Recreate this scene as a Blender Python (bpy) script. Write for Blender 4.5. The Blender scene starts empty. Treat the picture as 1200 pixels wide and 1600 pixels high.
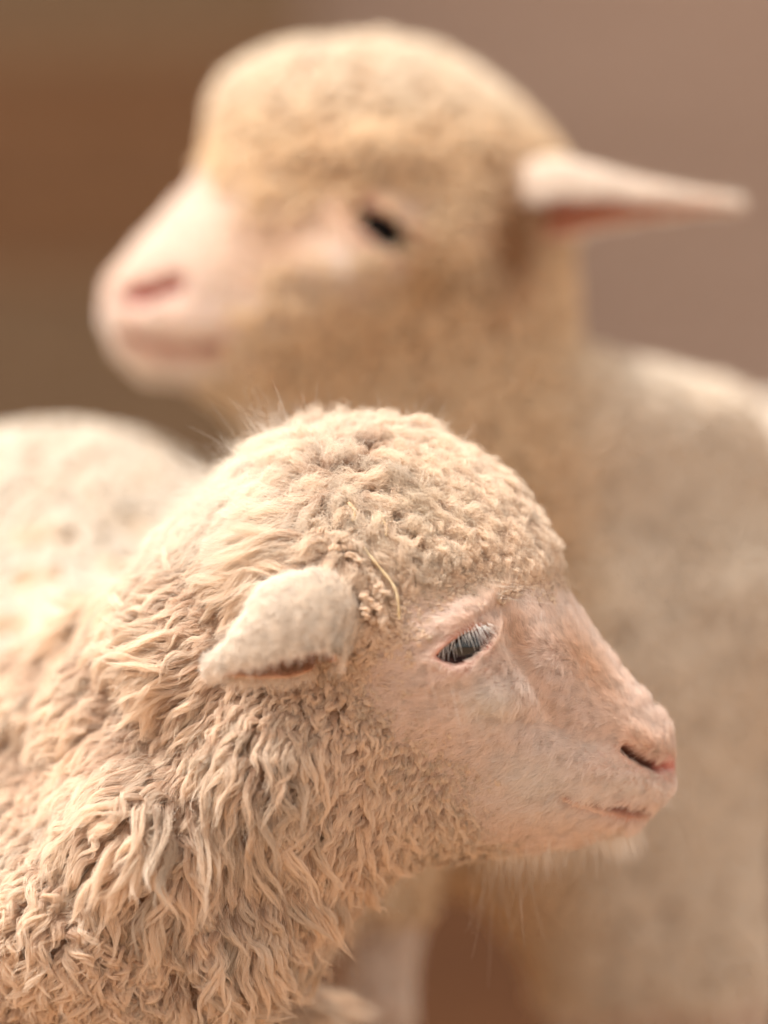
import bpy, bmesh, math, random
import numpy as np
from mathutils import Vector
rng = np.random.default_rng(7)
SC = bpy.context.scene
COL = SC.collection
# ------------------------------------------------------------------ camera, sky, sun, exposure
CAMY, CAMZ = -2.1, 0.5
K = 0.33e-3 / 2.1                      # metres per photo pixel per metre of distance
cam = bpy.data.cameras.new('camera'); cam_o = bpy.data.objects.new('camera', cam); COL.objects.link(cam_o)
cam_o.location = (0, CAMY, CAMZ); cam_o.rotation_euler = (math.radians(90), 0, 0)
cam.sensor_fit = 'VERTICAL'; cam.sensor_height = 36.0
cam.lens = 36.0 / (1600 * K)
cam.clip_start = 0.1; cam.clip_end = 400
cam.dof.use_dof = True; cam.dof.focus_distance = 2.1 - 0.060; cam.dof.aperture_fstop = 1.8
SC.camera = cam_o
W = bpy.data.worlds.new('World'); SC.world = W; W.use_nodes = True
wn = W.node_tree.nodes; wl = W.node_tree.links; wn.clear()
sky = wn.new('ShaderNodeTexSky'); sky.sky_type = 'NISHITA'; sky.sun_disc = False
SUN_EL, SUN_AZ = math.radians(69), math.radians(-90)     # azimuth from +Y (behind the lambs) towards -X
sky.sun_elevation = SUN_EL; sky.sun_rotation = SUN_AZ
sky.dust_density = 3.0; sky.ozone_density = 0.6
hs = wn.new('ShaderNodeHueSaturation'); hs.inputs['Saturation'].default_value = 0.12
bg = wn.new('ShaderNodeBackground'); bg.inputs['Strength'].default_value = 0.085
wo = wn.new('ShaderNodeOutputWorld')
wm = wn.new('ShaderNodeMix'); wm.data_type = 'RGBA'; wm.blend_type = 'MULTIPLY'; wm.inputs['Factor'].default_value = 1
wm.inputs['B'].default_value = (1.0, 0.92, 0.82, 1)          # thin warm overcast
wl.new(sky.outputs[0], hs.inputs['Color']); wl.new(hs.outputs[0], wm.inputs['A']); wl.new(wm.outputs['Result'], bg.inputs[0]); wl.new(bg.outputs[0], wo.inputs[0])
sl = bpy.data.lights.new('sun', 'SUN'); sl.energy = 1.5; sl.angle = math.radians(14); sl.color = (1.0, 0.96, 0.90)
so = bpy.data.objects.new('sun', sl); COL.objects.link(so)
sd = Vector((math.sin(SUN_AZ) * math.cos(SUN_EL), math.cos(SUN_AZ) * math.cos(SUN_EL), math.sin(SUN_EL)))
so.rotation_euler = sd.to_track_quat('Z', 'Y').to_euler()
SC.view_settings.view_transform = 'Standard'; SC.view_settings.look = 'None'
SC.view_settings.exposure = 1.82; SC.view_settings.gamma = 1.0
SC.render.engine = 'CYCLES'
SC.cycles.max_bounces = 10; SC.cycles.diffuse_bounces = 5; SC.cycles.transmission_bounces = 8
SC.cycles.use_denoising = True; SC.cycles.filter_width = 1.5; SC.cycles.sample_clamp_indirect = 2
SC.cycles_curves.shape = 'RIBBONS'; SC.cycles_curves.subdivisions = 2


def at(px, py, y):
    """photo pixel at world depth y -> world point"""
    d = (y - CAMY) * K
    return np.array([(px - 600) * d, y, CAMZ - (py - 800) * d])


def pix(P):
    d = (P[..., 1] - CAMY) * K
    return P[..., 0] / d + 600, 800 - (P[..., 2] - CAMZ) / d


# ------------------------------------------------------------------ materials
def srgb(r, g, b):
    f = lambda c: (c / 255 / 12.92) if c / 255 <= 0.04045 else ((c / 255 + 0.055) / 1.055) ** 2.4
    return (f(r), f(g), f(b))


def mat(name):
    m = bpy.data.materials.new(name); m.use_nodes = True
    n = m.node_tree.nodes; l = m.node_tree.links; n.clear()
    out = n.new('ShaderNodeOutputMaterial')
    return m, n, l, out


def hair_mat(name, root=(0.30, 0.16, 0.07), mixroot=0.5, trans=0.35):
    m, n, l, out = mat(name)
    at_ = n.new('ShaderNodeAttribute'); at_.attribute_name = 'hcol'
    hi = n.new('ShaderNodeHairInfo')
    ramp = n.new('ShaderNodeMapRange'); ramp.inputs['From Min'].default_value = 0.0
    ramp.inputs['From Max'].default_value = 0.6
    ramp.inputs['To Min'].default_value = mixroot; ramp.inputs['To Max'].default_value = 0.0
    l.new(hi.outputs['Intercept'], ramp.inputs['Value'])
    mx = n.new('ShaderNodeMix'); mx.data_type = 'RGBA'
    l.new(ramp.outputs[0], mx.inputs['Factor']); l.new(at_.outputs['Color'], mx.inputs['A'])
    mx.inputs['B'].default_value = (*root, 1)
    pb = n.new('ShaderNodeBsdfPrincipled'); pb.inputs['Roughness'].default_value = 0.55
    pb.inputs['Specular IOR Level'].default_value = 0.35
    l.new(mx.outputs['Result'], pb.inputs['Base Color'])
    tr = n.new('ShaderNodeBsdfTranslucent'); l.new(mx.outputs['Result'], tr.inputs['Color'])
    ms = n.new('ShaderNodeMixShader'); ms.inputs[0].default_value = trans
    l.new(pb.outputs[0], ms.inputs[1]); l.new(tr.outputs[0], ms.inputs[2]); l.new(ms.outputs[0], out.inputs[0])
    return m


def skin_mat(name):
    m, n, l, out = mat(name)
    at_ = n.new('ShaderNodeAttribute'); at_.attribute_name = 'scol'
    tc = n.new('ShaderNodeTexCoord')
    ns = n.new('ShaderNodeTexNoise'); ns.inputs['Scale'].default_value = 160; ns.inputs['Detail'].default_value = 6
    l.new(tc.outputs['Object'], ns.inputs['Vector'])
    hv = n.new('ShaderNodeHueSaturation')
    mr = n.new('ShaderNodeMapRange'); mr.inputs['To Min'].default_value = 0.7; mr.inputs['To Max'].default_value = 1.3
    l.new(ns.outputs['Fac'], mr.inputs['Value']); l.new(mr.outputs[0], hv.inputs['Value']); l.new(at_.outputs['Color'], hv.inputs['Color'])
    pb = n.new('ShaderNodeBsdfPrincipled'); pb.inputs['Roughness'].default_value = 0.5
    pb.inputs['Subsurface Weight'].default_value = 0.25; pb.inputs['Subsurface Radius'].default_value = (0.008, 0.003, 0.0015)
    pb.inputs['Subsurface Scale'].default_value = 1.0
    l.new(hv.outputs[0], pb.inputs['Base Color'])
    bp = n.new('ShaderNodeBump'); bp.inputs['Strength'].default_value = 0.35; bp.inputs['Distance'].default_value = 0.002
    l.new(ns.outputs['Fac'], bp.inputs['Height']); l.new(bp.outputs[0], pb.inputs['Normal'])
    l.new(pb.outputs[0], out.inputs[0])
    return m


def simple_mat(name, c, rough=0.6, c2=None, scale=20, bump=0.0, spec=0.5, coat=0.0):
    m, n, l, out = mat(name)
    pb = n.new('ShaderNodeBsdfPrincipled'); pb.inputs['Roughness'].default_value = rough
    pb.inputs['Specular IOR Level'].default_value = spec; pb.inputs['Coat Weight'].default_value = coat
    pb.inputs['Coat Roughness'].default_value = 0.05
    tc = n.new('ShaderNodeTexCoord')
    ns = n.new('ShaderNodeTexNoise'); ns.inputs['Scale'].default_value = scale; ns.inputs['Detail'].default_value = 8
    l.new(tc.outputs['Object'], ns.inputs['Vector'])
    cr = n.new('ShaderNodeValToRGB'); cr.color_ramp.elements[0].color = (*c, 1); cr.color_ramp.elements[1].color = (*(c2 or c), 1)
    cr.color_ramp.elements[0].position = 0.3; cr.color_ramp.elements[1].position = 0.7
    l.new(ns.outputs['Fac'], cr.inputs[0]); l.new(cr.outputs[0], pb.inputs['Base Color'])
    if bump:
        bp = n.new('ShaderNodeBump'); bp.inputs['Distance'].default_value = bump
        l.new(ns.outputs['Fac'], bp.inputs['Height']); l.new(bp.outputs[0], pb.inputs['Normal'])
    l.new(pb.outputs[0], out.inputs[0])
    return m


M_SKIN = skin_mat('sheep_skin')
M_WOOL = hair_mat('wool_fibre', root=(0.36, 0.145, 0.04), mixroot=0.8, trans=0.4)  # dark orange roots paint the shade in the gaps between locks
M_WOOLR = hair_mat('far_wool_fibre', root=(0.60, 0.42, 0.25), mixroot=0.55, trans=0.4)  # same painted root shade, weaker, so distant wool reads brighter
M_COAT = hair_mat('short_coat', root=(0.60, 0.40, 0.30), mixroot=0.35, trans=0.3)
M_LASH = hair_mat('lash_hair', root=(0.6, 0.55, 0.5), mixroot=0.0)
M_HOOF = simple_mat('hoof_horn', (0.05, 0.035, 0.025), 0.45, (0.11, 0.08, 0.055), 60)

# ------------------------------------------------------------------ the setting
def link(name, me, m, parent=None, kind=None):
    o = bpy.data.objects.new(name, me); COL.objects.link(o)
    if m: me.materials.append(m)
    if parent:
        o.parent = parent
        if parent.name in parent_inv: o.matrix_parent_inverse = parent_inv[parent.name]
    if kind: o['kind'] = kind
    return o


parent_inv = {}


def root_empty(name, loc, label, cat, group=None):
    o = bpy.data.objects.new(name, None); COL.objects.link(o); o.location = loc
    o.empty_display_size = 0.05
    from mathutils import Matrix
    parent_inv[o.name] = Matrix.Translation(-Vector(loc))
    o['label'] = label; o['category'] = cat
    if group: o['group'] = group
    return o


def ground_sheet():
    m, n, l, out = mat('dry_earth')
    tc = n.new('ShaderNodeTexCoord')
    n1 = n.new('ShaderNodeTexNoise'); n1.inputs['Scale'].default_value = 0.9; n1.inputs['Detail'].default_value = 8
    n2 = n.new('ShaderNodeTexNoise'); n2.inputs['Scale'].default_value = 35; n2.inputs['Detail'].default_value = 8
    l.new(tc.outputs['Object'], n1.inputs['Vector']); l.new(tc.outputs['Object'], n2.inputs['Vector'])
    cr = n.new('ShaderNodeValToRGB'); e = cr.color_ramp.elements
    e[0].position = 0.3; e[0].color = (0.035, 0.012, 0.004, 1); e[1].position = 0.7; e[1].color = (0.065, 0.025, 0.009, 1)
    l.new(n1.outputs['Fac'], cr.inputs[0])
    # near earth paled for bounce light, far earth darkened to paint leg-gap shade
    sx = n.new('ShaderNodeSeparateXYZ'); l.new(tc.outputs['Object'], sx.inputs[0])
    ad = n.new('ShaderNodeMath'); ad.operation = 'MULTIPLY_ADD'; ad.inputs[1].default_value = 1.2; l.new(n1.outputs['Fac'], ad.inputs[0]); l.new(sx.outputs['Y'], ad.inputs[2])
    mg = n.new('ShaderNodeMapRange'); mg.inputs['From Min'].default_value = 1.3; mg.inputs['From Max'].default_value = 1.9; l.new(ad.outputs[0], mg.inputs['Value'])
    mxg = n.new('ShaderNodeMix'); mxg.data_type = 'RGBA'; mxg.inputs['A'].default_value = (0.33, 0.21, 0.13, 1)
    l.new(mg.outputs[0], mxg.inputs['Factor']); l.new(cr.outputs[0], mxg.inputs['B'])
    pb = n.new('ShaderNodeBsdfPrincipled'); pb.inputs['Roughness'].default_value = 0.95; pb.inputs['Specular IOR Level'].default_value = 0.08
    hv = n.new('ShaderNodeHueSaturation'); mr = n.new('ShaderNodeMapRange'); mr.inputs['To Min'].default_value = 0.6; mr.inputs['To Max'].default_value = 1.4
    l.new(n2.outputs['Fac'], mr.inputs['Value']); l.new(mr.outputs[0], hv.inputs['Value']); l.new(mxg.outputs['Result'], hv.inputs['Color'])
    l.new(hv.outputs[0], pb.inputs['Base Color'])
    bp = n.new('ShaderNodeBump'); bp.inputs['Distance'].default_value = 0.02; l.new(n2.outputs['Fac'], bp.inputs['Height']); l.new(bp.outputs[0], pb.inputs['Normal'])
    l.new(pb.outputs[0], out.inputs[0])
    # finely bumpy sheet near the lambs, wide skirt to the horizon, one mesh
    xs = np.concatenate([[-300, -60, -15], np.linspace(-5, 5, 90), [15, 60, 300]])
    ys = np.concatenate([[-300, -60, -12], np.linspace(-4, 6.5, 90), [15, 60, 300]])
    X, Y = np.meshgrid(xs, ys, indexing='ij')
    near = (np.abs(X) < 5.1) & (Y > -4.1) & (Y < 6.6)
    Z = np.where(near, 0.012 * np.sin(X * 7 + 2 * np.sin(Y * 3)) * np.sin(Y * 6 + X) + rng.normal(0, 0.004, X.shape), 0) - 0.014
    V = np.stack([X, Y, Z], -1).reshape(-1, 3); nx, ny = X.shape
    I = np.arange(nx * ny).reshape(nx, ny)
    F = np.stack([I[:-1, :-1], I[1:, :-1], I[1:, 1:], I[:-1, 1:]], -1).reshape(-1, 4)
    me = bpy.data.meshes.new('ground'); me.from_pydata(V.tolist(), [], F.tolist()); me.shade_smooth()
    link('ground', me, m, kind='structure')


def wall_mat(name, ca, cb, cc):
    """earth render laid in level bands"""
    m, n, l, out = mat(name)
    tc = n.new('ShaderNodeTexCoord'); sx = n.new('ShaderNodeSeparateXYZ'); l.new(tc.outputs['Object'], sx.inputs[0])
    ns = n.new('ShaderNodeTexNoise'); ns.inputs['Scale'].default_value = 1.1; ns.inputs['Detail'].default_value = 7
    mp = n.new('ShaderNodeMapping'); mp.inputs['Scale'].default_value = (0.35, 1, 3.2)
    l.new(tc.outputs['Object'], mp.inputs[0]); l.new(mp.outputs[0], ns.inputs['Vector'])
    cr = n.new('ShaderNodeValToRGB'); e = cr.color_ramp.elements
    e[0].position = 0.32; e[0].color = (*ca, 1); e[1].position = 0.68; e[1].color = (*cc, 1)
    x = e.new(0.5); x.color = (*cb, 1)
    l.new(ns.outputs['Fac'], cr.inputs[0])
    n2 = n.new('ShaderNodeTexNoise'); n2.inputs['Scale'].default_value = 25; n2.inputs['Detail'].default_value = 8; l.new(tc.outputs['Object'], n2.inputs['Vector'])
    hv = n.new('ShaderNodeHueSaturation'); mr = n.new('ShaderNodeMapRange'); mr.inputs['To Min'].default_value = 0.75; mr.inputs['To Max'].default_value = 1.25
    l.new(n2.outputs['Fac'], mr.inputs['Value']); l.new(mr.outputs[0], hv.inputs['Value']); l.new(cr.outputs[0], hv.inputs['Color'])
    pb = n.new('ShaderNodeBsdfPrincipled'); pb.inputs['Roughness'].default_value = 0.95; pb.inputs['Specular IOR Level'].default_value = 0.1; l.new(hv.outputs[0], pb.inputs['Base Color'])
    bp = n.new('ShaderNodeBump'); bp.inputs['Distance'].default_value = 0.02; l.new(n2.outputs['Fac'], bp.inputs['Height']); l.new(bp.outputs[0], pb.inputs['Normal'])
    l.new(pb.outputs[0], out.inputs[0])
    return m


def block_mesh(name, x0, x1, y0, y1, z0, z1, bev=0.02):
    bm = bmesh.new(); bmesh.ops.create_cube(bm, size=1)
    for v in bm.verts:
        v.co = ((x0 + x1) / 2 + v.co.x * (x1 - x0), (y0 + y1) / 2 + v.co.y * (y1 - y0), (z0 + z1) / 2 + v.co.z * (z1 - z0))
    bmesh.ops.bevel(bm, geom=bm.edges[:], offset=bev, segments=2, affect='EDGES')
    me = bpy.data.meshes.new(name); bm.to_mesh(me); bm.free(); return me


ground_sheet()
M_WALL = wall_mat('earth_render', (0.41, 0.285, 0.22), (0.46, 0.325, 0.255), (0.51, 0.37, 0.29))
o = link('mud_wall', block_mesh('mud_wall', -9, 9, 5.2, 5.55, -0.05, 2.6), M_WALL)
o['label'] = 'plain taupe mud rendered wall closing the background behind the two lambs'; o['category'] = 'wall'

# rust-brown board fence on the left, boards out of focus
M_BOARD = wall_mat('weathered_board', (0.205, 0.105, 0.052), (0.235, 0.122, 0.062), (0.27, 0.145, 0.075))
M_BOARDG = wall_mat('grey_board', (0.22, 0.14, 0.085), (0.26, 0.17, 0.10), (0.30, 0.20, 0.13))
fence = root_empty('board_fence', (-2.0, 4.6, 0), 'rust brown board fence with greyed rails behind the lambs at the left', 'fence')
zb = 0.02
for i in range(15):
    hgt = 0.118
    gm = M_BOARDG if (zb < 0.80 or zb > 1.22) else M_BOARD
    jitter = random.uniform(-0.006, 0.006)
    link('board', block_mesh('board', -4.5 + jitter, -0.12 + jitter, 4.6 + jitter, 4.635 + jitter, zb, zb + hgt, 0.004), gm, fence)
    zb += hgt + 0.006
for x in (-4.4, -2.95, -1.45, -0.19):
    link('post', block_mesh('post', x - 0.05, x + 0.05, 4.66, 4.76, -0.1, 1.95, 0.006), M_BOARDG, fence)

# ------------------------------------------------------------------ implicit bodies
def spline_closed(pts, sub=8):
    P = np.array(pts, float); n = len(P); out = []
    t = np.linspace(0, 1, sub, endpoint=False)[:, None]
    for i in range(n):
        p0, p1, p2, p3 = P[i - 1], P[i], P[(i + 1) % n], P[(i + 2) % n]
        out.append(0.5 * (2 * p1 + (p2 - p0) * t + (2 * p0 - 5 * p1 + 4 * p2 - p3) * t ** 2 + (3 * p1 - p0 - 3 * p2 + p3) * t ** 3))
    return np.concatenate(out)


def sdpoly(x, y, poly):
    """signed distance, positive inside"""
    shp = np.shape(x); x = np.ravel(x).astype(np.float32); y = np.ravel(y).astype(np.float32)
    d = np.full(x.shape, 1e9, np.float32); ins = np.zeros(x.shape, bool)
    A = np.asarray(poly, np.float32); B = np.roll(A, -1, 0)
    for (ax, ay), (bx, by) in zip(A, B):
        ex, ey = bx - ax, by - ay; l2 = ex * ex + ey * ey + 1e-9
        t = np.clip(((x - ax) * ex + (y - ay) * ey) / l2, 0, 1)
        d = np.minimum(d, (x - ax - t * ex) ** 2 + (y - ay - t * ey) ** 2)
        if ay != by:
            c = (ay <= y) != (by <= y); ins ^= c & (x < ax + (y - ay) / (by - ay) * ex)
    return (np.sqrt(d) * np.where(ins, 1, -1)).reshape(shp)


def dline(x, y, pts):
    """distance to an open polyline and the parameter along it"""
    d = np.full(np.shape(x), 1e9); tt = np.zeros(np.shape(x)); n = len(pts) - 1
    for i in range(n):
        (ax, ay), (bx, by) = pts[i], pts[i + 1]; ex, ey = bx - ax, by - ay
        t = np.clip(((x - ax) * ex + (y - ay) * ey) / (ex * ex + ey * ey), 0, 1)
        q = np.hypot(x - ax - t * ex, y - ay - t * ey); m = q < d
        d = np.where(m, q, d); tt = np.where(m, (i + t) / n, tt)
    return d, tt


def shepard(x, y, tab, power=3.0):
    """tab rows: px, py, values... -> interpolated values, last axis"""
    tab = np.array(tab, float); vals = tab[:, 2:]
    acc = np.zeros(np.shape(x) + (vals.shape[1],), np.float32); ws = np.zeros(np.shape(x), np.float32)
    for r, v in zip(tab, vals):
        w = 1.0 / (((x - r[0]) ** 2 + (y - r[1]) ** 2) / 2500.0 + 0.15) ** (power / 2)
        acc += w[..., None] * v.astype(np.float32); ws += w
    return acc / ws[..., None]


class Plate:
    """side outline in photo pixels at depth y0, blown up like a cushion by a Poisson solve"""
    def __init__(s, outline, y0, wtab, ytab, box, step=5.0):
        s.y0 = y0; s.k = (y0 - CAMY) * K; s.step = step; s.box = box
        s.poly = spline_closed(outline, 6)
        x = np.arange(box[0], box[2] + step, step); y = np.arange(box[1], box[3] + step, step)
        s.X, s.Y = np.meshgrid(x, y, indexing='ij')
        d = sdpoly(s.X, s.Y, s.poly)
        ins = d > 0; u = None
        for st in (8, 4, 2, 1):
            I = ins[::st, ::st]; h = st * step
            if u is None: v = np.zeros(I.shape)
            else:
                v = np.repeat(np.repeat(u, 2, 0), 2, 1); v = np.pad(v, ((0, 2), (0, 2)), mode='edge')[:I.shape[0], :I.shape[1]]
            v = v * I
            for it in range(600 if st > 1 else 260):
                q = np.zeros_like(v)
                q[1:-1, 1:-1] = 0.25 * (v[2:, 1:-1] + v[:-2, 1:-1] + v[1:-1, 2:] + v[1:-1, :-2] + 4 * h * h)
                v = q * I
            u = v
        wm = shepard(s.X, s.Y, wtab); ym = shepard(s.X, s.Y, ytab)
        # thickness law: cushion near the rim, W*sqrt(u) in the middle
        u = np.where(ins, u, -np.minimum(-d * 60, 20000))
        s.U = (u * s.k ** 2).astype(np.float32); s.W = wm[..., 0]; s.C = ym[..., 0]

    def sample(s, A, fx, fy):
        fx = np.clip(fx, 0, A.shape[0] - 1.001); fy = np.clip(fy, 0, A.shape[1] - 1.001)
        i = fx.astype(np.int32); j = fy.astype(np.int32); a = fx - i; b = fy - j
        return (A[i, j] * (1 - a) + A[i + 1, j] * a) * (1 - b) + (A[i, j + 1] * (1 - a) + A[i + 1, j + 1] * a) * b

    def __call__(s, x, y, z):
        fx = (x / s.k + 600 - s.box[0]) / s.step; fy = (800 - (z - CAMZ) / s.k - s.box[1]) / s.step
        fx, fy = np.broadcast_arrays(fx, fy)
        U = s.sample(s.U, fx, fy); Wd = s.sample(s.W, fx, fy); C = s.sample(s.C, fx, fy)
        yy = y - s.y0 - C
        # approximate distance, positive inside
        r = np.sqrt(np.maximum(U, 1e-4))
        return (U - (yy / Wd) ** 2) / (2 * r + 0.01)


def capsule(a, b, ra, rb):
    a = np.array(a, float); b = np.array(b, float); ab = b - a; l2 = ab @ ab
    def f(x, y, z):
        t = np.clip(((x - a[0]) * ab[0] + (y - a[1]) * ab[1] + (z - a[2]) * ab[2]) / l2, 0, 1)
        d = np.sqrt((x - a[0] - t * ab[0]) ** 2 + (y - a[1] - t * ab[1]) ** 2 + (z - a[2] - t * ab[2]) ** 2)
        return ra + (rb - ra) * t - d
    return f


def union(fs, k):
    def F(x, y, z):
        v = fs[0](x, y, z)
        for f, kk in zip(fs[1:], k):
            w = f(x, y, z)
            h = np.maximum(kk - np.abs(v - w), 0) / kk
            v = np.maximum(v, w) + h * h * kk * 0.25
        return v
    return F


def surface_nets(F, lo, hi, h):
    ax = [np.arange(lo[i], hi[i] + h, h, dtype=np.float32) for i in range(3)]
    nx, ny, nz = map(len, ax)
    G = np.empty((nx, ny, nz), np.float32)
    for i0 in range(0, nx, 24):
        G[i0:i0 + 24] = F(ax[0][i0:i0 + 24, None, None], ax[1][None, :, None], ax[2][None, None, :])
    G[0] = G[-1] = -1; G[:, 0] = G[:, -1] = -1; G[:, :, 0] = G[:, :, -1] = -1
    S = G > 0
    cnt = np.zeros((nx - 1, ny - 1, nz - 1), np.int8)
    for a in (0, 1):
        for b in (0, 1):
            for c in (0, 1):
                cnt += S[a:nx - 1 + a, b:ny - 1 + b, c:nz - 1 + c]
    idx = np.argwhere((cnt > 0) & (cnt < 8)); ids = np.full(cnt.shape, -1, np.int32)
    ids[tuple(idx.T)] = np.arange(len(idx))
    acc = np.zeros((len(idx), 3)); n = np.zeros(len(idx))
    C = [(a, b, c) for a in (0, 1) for b in (0, 1) for c in (0, 1)]
    for p in C:
        for q in C:
            if p < q and sum(abs(p[i] - q[i]) for i in range(3)) == 1:
                g0 = G[tuple((idx + p).T)]; g1 = G[tuple((idx + q).T)]
                m = (g0 > 0) != (g1 > 0); t = np.where(m, g0 / np.where(m, g0 - g1, 1), 0)
                e = np.array(p) + t[:, None] * (np.array(q) - np.array(p)); acc += e * m[:, None]; n += m
    V = (idx + acc / n[:, None]) * h + np.array([a[0] for a in ax])
    faces = []
    for axis in range(3):
        sl0 = [slice(None)] * 3; sl1 = [slice(None)] * 3; sl0[axis] = slice(0, -1); sl1[axis] = slice(1, None)
        s0 = S[tuple(sl0)]; s1 = S[tuple(sl1)]; E = np.argwhere(s0 != s1); b, c = (axis + 1) % 3, (axis + 2) % 3
        E = E[(E[:, b] > 0) & (E[:, c] > 0)]
        inside_first = S[tuple(E.T)]
        db = np.zeros(3, int); db[b] = 1; dc = np.zeros(3, int); dc[c] = 1
        q = np.stack([ids[tuple((E - db - dc).T)], ids[tuple((E - dc).T)], ids[tuple(E.T)], ids[tuple((E - db).T)]], 1)
        q[~inside_first] = q[~inside_first][:, ::-1]; faces.append(q)
    Q = np.concatenate(faces)
    return V, Q[(Q >= 0).all(1)]


def newton(F, P, it=2, e=1e-3):
    for _ in range(it):
        f = F(P[:, 0], P[:, 1], P[:, 2])
        g = np.stack([(F(P[:, 0] + e * (i == 0), P[:, 1] + e * (i == 1), P[:, 2] + e * (i == 2)) -
                       F(P[:, 0] - e * (i == 0), P[:, 1] - e * (i == 1), P[:, 2] - e * (i == 2))) / (2 * e) for i in range(3)], 1)
        l2 = (g * g).sum(1) + 0.02
        st = (f / l2)[:, None] * g; ln = np.linalg.norm(st, axis=1, keepdims=True)
        P = P - st * np.minimum(1, 0.002 / (ln + 1e-9))
    return P


def build_body(name, F, lo, hi, h, parent, region, levels):
    V, Q = surface_nets(F, lo, hi, h)
    me = bpy.data.meshes.new(name); me.from_pydata(V.tolist(), [], Q.tolist())
    bm = bmesh.new(); bm.from_mesh(me); bm.verts.ensure_lookup_table()
    # keep the largest island only, smooth the net
    for _ in range(2): bmesh.ops.smooth_vert(bm, verts=bm.verts, factor=0.5, use_axis_x=True, use_axis_y=True, use_axis_z=True)
    for lv in range(levels):
        P = np.array([v.co[:] for v in bm.verts]); px, py = pix(P); sel = region(px, py, P)
        bm.edges.ensure_lookup_table(); bm.verts.index_update()
        ed = [e for e in bm.edges if sel[e.verts[0].index] and sel[e.verts[1].index]]
        bmesh.ops.subdivide_edges(bm, edges=ed, cuts=1, use_grid_fill=True, smooth=0.0)
        for _ in range(2): bmesh.ops.smooth_vert(bm, verts=bm.verts, factor=0.4, use_axis_x=True, use_axis_y=True, use_axis_z=True)
    bmesh.ops.triangulate(bm, faces=[f for f in bm.faces if len(f.verts) > 4])
    bmesh.ops.recalc_face_normals(bm, faces=bm.faces)
    bm.to_mesh(me); bm.free()
    return me


def mesh_arrays(me):
    n = len(me.vertices); P = np.empty(n * 3, np.float32); me.vertices.foreach_get('co', P); P = P.reshape(-1, 3).astype(float)
    me.calc_loop_triangles(); T = np.empty(len(me.loop_triangles) * 3, np.int32); me.loop_triangles.foreach_get('vertices', T)
    return P, T.reshape(-1, 3)


def vnormals(P, T):
    fn = np.cross(P[T[:, 1]] - P[T[:, 0]], P[T[:, 2]] - P[T[:, 0]]); N = np.zeros_like(P)
    for i in range(3): np.add.at(N, T[:, i], fn)
    return N / (np.linalg.norm(N, axis=1, keepdims=True) + 1e-12)


def set_co(me, P):
    me.vertices.foreach_set('co', P.astype(np.float32).ravel()); me.update()


def set_col(me, C):
    a = me.color_attributes.new('scol', 'FLOAT_COLOR', 'POINT')
    a.data.foreach_set('color', np.concatenate([C, np.ones((len(C), 1))], 1).astype(np.float32).ravel())


def sample_surface(P, T, N, n, wfun=None):
    A = np.linalg.norm(np.cross(P[T[:, 1]] - P[T[:, 0]], P[T[:, 2]] - P[T[:, 0]]), axis=1)
    if wfun is not None:
        c = (P[T[:, 0]] + P[T[:, 1]] + P[T[:, 2]]) / 3; nn = N[T[:, 0]]; A = A * wfun(c, nn)
    cs = np.cumsum(A); t = np.searchsorted(cs, rng.random(n) * cs[-1]); t = np.minimum(t, len(T) - 1)
    a = rng.random(n); b = rng.random(n); f = a + b > 1; a[f] = 1 - a[f]; b[f] = 1 - b[f]; c = 1 - a - b
    w = np.stack([a, b, c], 1)[..., None]
    p = (P[T[t]] * w).sum(1); nn = (N[T[t]] * w).sum(1); nn /= np.linalg.norm(nn, axis=1, keepdims=True) + 1e-9
    return p, nn


def thin(p, cell):
    """keep one point per cell (cell may vary)"""
    k = np.floor(p / np.asarray(cell)[:, None]).astype(np.int64); lv = np.round(np.asarray(cell) * 2e3).astype(np.int64)
    key = ((k[:, 0] * 73856093) ^ (k[:, 1] * 19349663) ^ (k[:, 2] * 83492791)) * 64 + lv
    _, i = np.unique(key, return_index=True); return i


def unit(v): return v / (np.linalg.norm(v, axis=-1, keepdims=True) + 1e-9)


def curves_obj(name, pts, rad, col, m, parent):
    """pts (n,k,3), rad (n,) or (n,k), col (n,3)"""
    n, k, _ = pts.shape
    hc = bpy.data.hair_curves.new(name); hc.add_curves([k] * n)
    hc.attributes['position'].data.foreach_set('vector', pts.astype(np.float32).ravel())
    s = np.linspace(0, 1, k)
    if rad.ndim == 1: rad = rad[:, None] * (1 - 0.75 * s ** 2)[None]
    ra = hc.attributes.get('radius') or hc.attributes.new('radius', 'FLOAT', 'POINT'); ra.data.foreach_set('value', rad.astype(np.float32).ravel())
    ca = hc.attributes.new('hcol', 'FLOAT_COLOR', 'CURVE')
    ca.data.foreach_set('color', np.concatenate([col * np.minimum(1, 0.95 / col.max(1, keepdims=True)), np.ones((n, 1))], 1).astype(np.float32).ravel())
    return link(name, hc, m, parent)


def tangent_flow(px_dir, N):
    """image direction (dx right, dy down) -> unit tangent on the surface"""
    T = np.stack([px_dir[:, 0], np.zeros(len(N)), -px_dir[:, 1]], 1)
    T = T - (T * N).sum(1, keepdims=True) * N
    return unit(T)


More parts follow.
